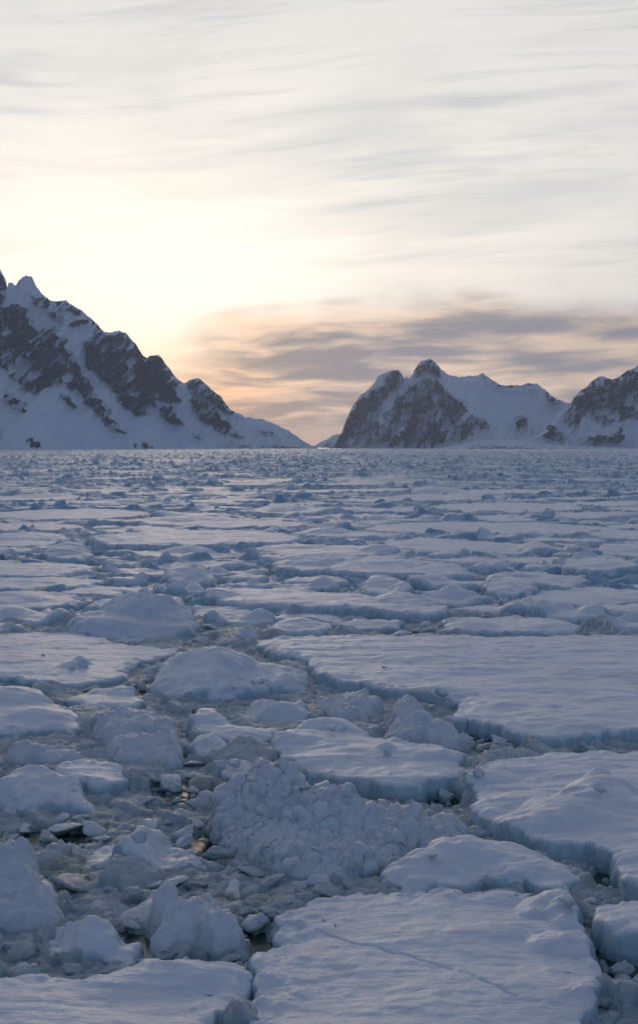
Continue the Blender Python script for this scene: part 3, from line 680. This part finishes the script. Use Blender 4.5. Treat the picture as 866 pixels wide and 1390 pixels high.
floe(BL, 'smooth rounded snow block at the left edge above the grey slush', 'ice block',
     [(-50, 1070), (-20, 1052), (20, 1044), (60, 1042), (95, 1052), (120, 1068), (136, 1086), (120, 1092), (80, 1090), (30, 1094), (-20, 1094), (-50, 1088)], .4, seed=230, facet=5, dome=.4, edge=.5, bumps=[(40, 1062, .4, 1.9, 1.5, 0), (100, 1075, .15, .8, .6, 0)], drift=.05)
floe(FL, 'thin snow slab leaning on the rounded left block', 'ice floe',
     [(72, 1042), (90, 1032), (120, 1030), (160, 1036), (176, 1050), (165, 1060), (130, 1062), (100, 1056), (80, 1050)], .5, seed=240, dome=.1, tilt=(-.05, .03))
floe(BL, 'broad domed snow block in the left foreground split by a faint seam', 'ice block',
     [(92, 1158), (110, 1140), (140, 1132), (190, 1128), (240, 1130), (268, 1142), (285, 1160), (275, 1172), (250, 1168), (200, 1178), (150, 1172), (110, 1170)], .34, seed=250, facet=6, dome=.35, edge=.5, mat=M_SNOW,
     bumps=[(195, 1146, .45, 1.7, 1.6, 0), (188, 1140, .22, .4, .4, 0), (250, 1142, .2, .5, .6, 0), (130, 1152, .25, .8, .7, 0)], drift=.06, rough=.03)
floe(BL, 'snow block at the bottom left with a crumbling near edge', 'ice block',
     [(48, 1268), (60, 1248), (90, 1238), (130, 1242), (165, 1250), (190, 1270), (204, 1292), (190, 1304), (140, 1296), (95, 1290), (60, 1284)], .34, seed=260, facet=5, dome=.3, edge=.45, bumps=[(95, 1256, .35, 1.0, .9, 0), (150, 1268, .15, .7, .6, 0)])
floe(FL, 'low snow slab along the bottom edge left of the cracked floe', 'ice floe',
     [(-60, 1330), (20, 1312), (100, 1316), (180, 1308), (260, 1300), (320, 1298), (345, 1312), (330, 1350), (300, 1400), (200, 1440), (0, 1450), (-60, 1400)], .4, seed=270, dome=.15, bumps=[(200, 1322, .2, 1.2, .6, 0)])
floe(FL, 'small slab carrying loose blocks between the mound and the folded slab', 'ice floe',
     [(285, 1040), (300, 1028), (330, 1028), (358, 1036), (362, 1048), (340, 1056), (305, 1054), (290, 1050)], .4, seed=280, dome=.15, bumps=[(320, 1038, .3, .5, .5, 0)])
floe('rubble_heap', 'grey cluster of chunks right behind the rounded left block', 'ice heap',
     [(0, 1020), (10, 1008), (40, 1004), (80, 1008), (110, 1016), (120, 1024), (90, 1028), (40, 1028), (10, 1028)], .35, seed=290, mat=M_RUB, puff=.6, puffs=.38, lip=0, edge=.35, dome=.15)
# middle distance
MIDF = [
    ('long floe with a thick teal wall behind the biggest floe', [(268, 801), (300, 797), (360, 797), (430, 800), (500, 806), (560, 814), (605, 820), (612, 828), (580, 832), (520, 828), (460, 824), (400, 820), (340, 818), (290, 814)], .62, [(560, 812, .5, 1.8, 3, 0), (290, 805, .35, 1.2, 2.5, 0)]),
    ('flat pale floe with a dark teal step, upper left of centre', [(118, 731), (150, 724), (220, 720), (300, 719), (380, 722), (415, 729), (400, 735), (340, 738), (260, 739), (180, 740), (130, 738)], .75, [(140, 733, .4, 2, 4, 0)]),
    ('broad pale floe right of centre behind the long ridge', [(505, 738), (540, 731), (600, 730), (680, 735), (760, 744), (770, 751), (700, 752), (620, 750), (550, 747)], .35, [(730, 748, .9, 1.5, 5, 0)]),
    ('humped ridge floe in the middle with a dark notch at its right', [(362, 762), (390, 753), (430, 752), (500, 755), (570, 762), (640, 772), (645, 780), (590, 780), (520, 777), (450, 776), (390, 772)], .75, [(430, 760, .6, 3, 4, 0), (520, 766, .35, 4, 3, 0), (600, 771, .3, 2, 3, 0)]),
    ('narrow snowy floe at the left edge above the tilted block', [(-120, 770), (-20, 764), (60, 762), (125, 766), (135, 773), (100, 780), (20, 783), (-120, 782)], .4, []),
    ('rounded snow hummock by the left edge in the middle distance', [(55, 752), (70, 743), (100, 741), (125, 748), (128, 755), (100, 758), (70, 757)], .6, [(92, 748, .9, 1.8, 4, 0)]),
    ('far pale floe stretching across the right side', [(480, 719), (520, 711), (600, 708), (700, 709), (800, 713), (860, 720), (780, 724), (680, 725), (560, 724)], .4, []),
    ('white floe in front of the small far hummock on the left', [(-60, 701), (20, 693), (100, 690), (190, 692), (215, 699), (150, 704), (50, 706)], .4, []),
    ('teal faced slab by the right edge in the middle distance', [(758, 768), (780, 760), (820, 757), (860, 760), (872, 768), (840, 773), (790, 773)], .75, [(800, 764, .3, 2, 3, 0)]),
    ('pale slab near the right edge above the biggest floe', [(700, 812), (740, 802), (800, 797), (870, 800), (960, 808), (900, 818), (800, 820), (740, 820)], .35, []),
    ('low rounded slab behind the left end of the biggest floe', [(360, 850), (385, 842), (420, 840), (455, 846), (450, 854), (410, 858), (375, 856)], .45, [(405, 846, .3, 1, 1.5, 0)]),
    ('small lumpy floe behind the right half of the biggest floe', [(585, 850), (620, 840), (680, 836), (740, 840), (800, 848), (790, 856), (720, 857), (640, 857)], .4, [(640, 846, .3, 1.4, 2, 0), (740, 848, .3, 1.2, 2, 0)]),
    ('pale floe left of the tilted block with a low wall', [(-100, 815), (0, 803), (60, 800), (105, 806), (118, 814), (90, 822), (20, 828), (-100, 828)], .45, [(20, 812, .35, 2, 2.5, 0)]),
    ('wide pale floe at the left edge far beyond the tilted block', [(-100, 800), (-20, 786), (60, 782), (130, 784), (150, 790), (110, 796), (40, 799)], .3, []),
    ('pointed ridge block standing left of the humped ridge floe', [(215, 790), (235, 778), (262, 775), (285, 780), (292, 790), (262, 794)], .55, [(250, 783, .9, 1.6, 4, 0), (275, 786, .4, 1, 3, 0)]),
    ('snowy hump with a long low tail in the far middle', [(330, 695), (350, 689), (390, 686), (430, 688), (445, 694), (400, 698)], .7, [(385, 691, .8, 3, 7, 0)]),
    ('pale floe left of the teal stepped floe', [(-80, 738), (0, 724), (60, 722), (100, 728), (90, 738), (30, 744)], .4, [(30, 730, .5, 4, 5, 0)]),
    ('white floe strip right of centre in the far middle', [(560, 690), (620, 683), (720, 682), (800, 687), (780, 694), (660, 696)], .35, []),
    ('grey rounded block right of the humped ridge floe', [(650, 800), (664, 790), (700, 787), (730, 793), (725, 802), (690, 806)], .55, [(690, 795, .5, 1.8, 3, 0)]),
    ('chunky block on the near side of the humped ridge floe', [(480, 800), (500, 788), (530, 785), (556, 792), (560, 802), (520, 806)], .55, [(515, 792, .6, 1.3, 2.4, 0), (545, 797, .4, .8, 2, 0)]),
    ('white slab by the right edge between two slush bands', [(800, 745), (840, 738), (900, 738), (960, 748), (900, 756), (830, 754)], .5, [(840, 745, .4, 2, 4, 0)]),
]
for i, (lab, pts, th, bm_) in enumerate(MIDF):
    floe(FL, lab, 'ice floe', pts, th, seed=400 + i * 10, dome=.1, bumps=bm_, edge=.3, wob=.4, drift=.08, group=None)

# ------------------------------------------------------------------ more floes out to half a kilometre
rs = random.Random(7); NPR = np.random.RandomState(5)
def free(x, y, r, pad=.8):
    for P, c, R, _ in EXCL:
        if math.hypot(x - c[0], y - c[1]) < R + r:
            if sdist(np.array([x]), np.array([y]), P)[0] > -r * pad: return False
    return True
ORD = ['first', 'second', 'third', 'fourth', 'fifth', 'sixth', 'seventh', 'eighth', 'ninth', 'tenth', 'eleventh', 'twelfth', 'thirteenth', 'fourteenth', 'fifteenth', 'sixteenth', 'seventeenth', 'eighteenth', 'nineteenth', 'twentieth']
placed = []
for n, (r0, r1), (ya, yb) in [(14, (9, 16), (668, 720)), (22, (5, 9), (680, 760)), (40, (2.5, 5), (690, 850)), (60, (1.3, 2.4), (720, 860))]:
    k = 0; tries = 0
    while k < n and tries < n * 60:
        tries += 1
        py = rs.uniform(ya, yb); px = rs.uniform(-40, 906); x, y = W(px, py); r = rs.uniform(r0, r1)
        if not free(x, y, r): continue
        m = rs.randint(7, 11); a0 = rs.random() * 6.28; st = rs.uniform(.6, 1.0); ro = rs.uniform(-.5, .5)
        pts = []
        for j in range(m):
            a = a0 + j * 6.283 / m + rs.uniform(-.25, .25); q = r * rs.uniform(.72, 1.05)
            ex, ey = q * math.cos(a), q * math.sin(a) * st
            pts.append((x + ex * math.cos(ro) - ey * math.sin(ro), y + ex * math.sin(ro) + ey * math.cos(ro)))
        bumps = []
        for j in range(rs.randint(0, 3)):
            a = rs.random() * 6.28
            bumps.append((x + r * .6 * math.cos(a), y + r * .6 * math.sin(a) * st, rs.uniform(.15, .7), r * rs.uniform(.2, .5), r * rs.uniform(.2, .5), rs.uniform(0, 180)))
        o = floe(FL, 'snow covered floe in the far pack', 'ice floe', pts, rs.uniform(.22, .6), seed=1000 + len(placed) * 13, world=True, dome=.12, bumps=bumps,
                 tilt=(rs.uniform(-.02, .02), rs.uniform(-.02, .03)), edge=.3, wob=min(.5, r * .12), res=max(.09, y * .0022), drift=.08, mat=M_SNOW)
        placed.append((o, px, py, r, len(bumps))); k += 1
# a label from what can be seen: size, surface, and the order in its band
bands = [(870, 795, 'level with the tall tilted snow block'), (795, 750, 'level with the humped ridge floe'), (750, 715, 'level with the teal stepped floe'), (715, 685, 'beyond the teal stepped floe'), (685, 600, 'in the last row before the far pack')]
for hi, lo, phrase in bands:
    sel = sorted([q for q in placed if lo < q[2] <= hi], key=lambda q: q[1])
    classes = {}
    for q in sel:
        size = 'small' if q[3] < 2.4 else 'mid sized' if q[3] < 5 else 'large'
        surf = 'flat' if q[4] == 0 else 'humped'
        classes.setdefault((size, surf), []).append(q)
    for (size, surf), qs in classes.items():
        for j, q in enumerate(qs):
            o = q[0]
            o['label'] = (f'{ORD[j]} {size} {surf} snowy floe from the left {phrase}' if len(qs) > 1 else f'the only {size} {surf} snowy floe {phrase}')
            o['group'] = f'snowy floes {phrase}'

fan('brash_ice', 13.0, 62.0, .0019, .0011, M_BRASH, 'broken grey brash ice and slush filling the leads between the floes', True)
fan('pack_ice', 62.0, 4300.0, .0030, .0012, M_PACK, 'jumbled pack ice stretching away to the foot of the mountains')


# ------------------------------------------------------------------ loose chunks of ice
def chunk_mesh(i, sub=3):
    r = random.Random(900 + i); bm = bmesh.new()
    for _ in range(r.randint(7, 11)):
        v = Vector((r.gauss(0, 1), r.gauss(0, 1), r.gauss(0, 1))).normalized() * r.uniform(.75, 1.05)
        bm.verts.new((v.x, v.y * .85, v.z * r.uniform(.55, .8)))
    h = bmesh.ops.convex_hull(bm, input=bm.verts)
    dead = [e for e in h['geom_interior'] + h['geom_unused'] if isinstance(e, bmesh.types.BMVert)]
    bmesh.ops.delete(bm, geom=list(set(dead)), context='VERTS')
    bmesh.ops.subdivide_edges(bm, edges=bm.edges[:], cuts=2, use_grid_fill=True)
    bmesh.ops.triangulate(bm, faces=bm.faces[:])
    bmesh.ops.subdivide_edges(bm, edges=bm.edges[:], cuts=2, use_grid_fill=True)
    bmesh.ops.smooth_vert(bm, verts=bm.verts[:], factor=.2, use_axis_x=True, use_axis_y=True, use_axis_z=True)
    bm.normal_update()
    P = np.array([v.co[:] for v in bm.verts]); N = np.array([v.normal[:] for v in bm.verts])
    L = puffs3(P * 1.3 + i * 7, 51) * .14 + puffs3(P * 3.1 + i * 3, 55) * .12 + puffs3(P * 7 + i, 59) * .06
    P = P + N * L[:, None]
    for v, p in zip(bm.verts, P): v.co = p
    me = bpy.data.meshes.new('ice_chunk'); bm.to_mesh(me); bm.free()
    me.polygons.foreach_set('use_smooth', np.ones(len(me.polygons), bool)); me.materials.append(M_BRASH if i % 3 else M_RUB)
    return me
protos = [chunk_mesh(i) for i in range(16)]
ANCH = [(60, 890, 'the wide left floe'), (300, 925, 'the sloping snow block'), (500, 1020, 'the rounded middle floe'), (650, 920, 'the largest flat floe'), (450, 1130, 'the lumpy mound'),
        (190, 1150, 'the broad domed block'), (660, 1170, 'the low domed floe'), (760, 1080, 'the big right floe'), (560, 1260, 'the cracked bottom floe'), (260, 1245, 'the craggy rubble lump'),
        (120, 1270, 'the bottom left block'), (30, 1200, 'the dark cluster'), (60, 1070, 'the smooth left block'), (190, 845, 'the tall tilted block'), (430, 815, 'the teal walled long floe'),
        (500, 765, 'the humped ridge floe'), (260, 730, 'the teal stepped floe'), (640, 742, 'the broad pale floe'), (760, 812, 'the pale upper slab'), (50, 965, 'the tilted left slab'), (190, 980, 'the lumpy rubble slab'), (550, 975, 'the pinnacled rubble heap'), (850, 1240, 'the teal corner floe')]
placed_c = []
CH = {}; tries = 0
while len(placed_c) < 285 and tries < 20000:
    tries += 1
    py = 690 + (1385 - 690) * rs.random() ** .8; px = rs.uniform(-30, 896)
    x, y = W(px, py)
    s = rs.uniform(.08, .22) * (1 + (y / 34) ** 1.0) * (1.0 if rs.random() < .85 else 1.5)
    s = min(s, 1.5)
    on = not free(x, y, .0)
    if on: continue
    if not on and not free(x, y, s * .6, 1.0): continue
    if any((x - a) ** 2 + (y - b_) ** 2 < (.75 * (s + c_)) ** 2 for a, b_, c_ in placed_c): continue
    me = protos[rs.randrange(16)]
    o = bpy.data.objects.new('ice_chunk', me); COL.objects.link(o)
    o.location = (x, y, (s * .06 + .09 if not on else .55 + s * .2)); 
    o.scale = (s * rs.uniform(.9, 1.4), s * rs.uniform(.8, 1.2), s * rs.uniform(.4, .85))
    o.rotation_euler = (rs.uniform(-.4, .4), rs.uniform(-.4, .4), rs.uniform(0, 6.28))
    best = min(ANCH, key=lambda a: ((a[0] - px) / 1.6) ** 2 + (a[1] - py) ** 2)
    side = ('left of' if px < best[0] - 60 else 'right of' if px > best[0] + 60 else 'behind' if py < best[1] else 'in front of')
    big = 'large' if s * F / y > 22 else 'small'
    o['category'] = 'ice chunk'; o['group'] = f'ice chunks {side} {best[2]}'
    CH.setdefault((big, side, best[2]), []).append((px, o))
    placed_c.append((x, y, s))
for (big, side, who), l in CH.items():
    l.sort(key=lambda q: q[0])
    for j, (_, o) in enumerate(l):
        o['label'] = (f'{ORD[j]} {big} ice chunk from the left, {side} {who}' if len(l) > 1 else f'only {big} ice chunk {side} {who}') if j < 20 else f'{big} far right ice chunk {side} {who}'
# lumps frozen on to the tops of the near floes: parts of them
def lump(host_label, px, py, z, s, k):
    host = next(o for o in bpy.data.objects if o.get('label', '').startswith(host_label))
    x, y = W(px, py, z); o = bpy.data.objects.new('frozen_lump', protos[k % 6 * 3]); COL.objects.link(o); o.parent = host
    o.location = Vector((x, y, z + s * .1)) - host.location; o.scale = (s, s * .9, s * .85); o.rotation_euler = (.3, .2, k * 1.3)
for a in [('rounded floe', 526, 1022, .62, .17, 1), ('rounded floe', 452, 988, .7, .22, 2), ('rounded floe', 466, 990, .68, .13, 3), ('wide flat', 112, 904, .38, .28, 4), ('wide flat', 98, 908, .38, .16, 5),
          ('wide flat', 60, 890, .38, .12, 6), ('low domed', 657, 1192, .4, .14, 7), ('low domed', 588, 1160, .55, .12, 8), ('big snowy', 814, 1070, .95, .16, 9), ('big snowy', 648, 1050, .6, .2, 10),
          ('flat snowy', 770, 1226, .55, .2, 11), ('flat snowy', 440, 1250, .38, .06, 12), ('flat snowy', 455, 1256, .38, .05, 13), ('largest flat', 520, 905, .55, .13, 14), ('largest flat', 600, 940, .6, .25, 15),
          ('broad domed', 190, 1136, .9, .2, 0), ('broad domed', 250, 1142, .5, .2, 3), ('small slab', 320, 1036, .5, .25, 2), ('small slab', 300, 1040, .45, .2, 5)]:
    lump(*a)
print('floes', len(EXCL), 'chunks', len(placed_c), 'verts', sum(len(m.vertices) for m in bpy.data.meshes))
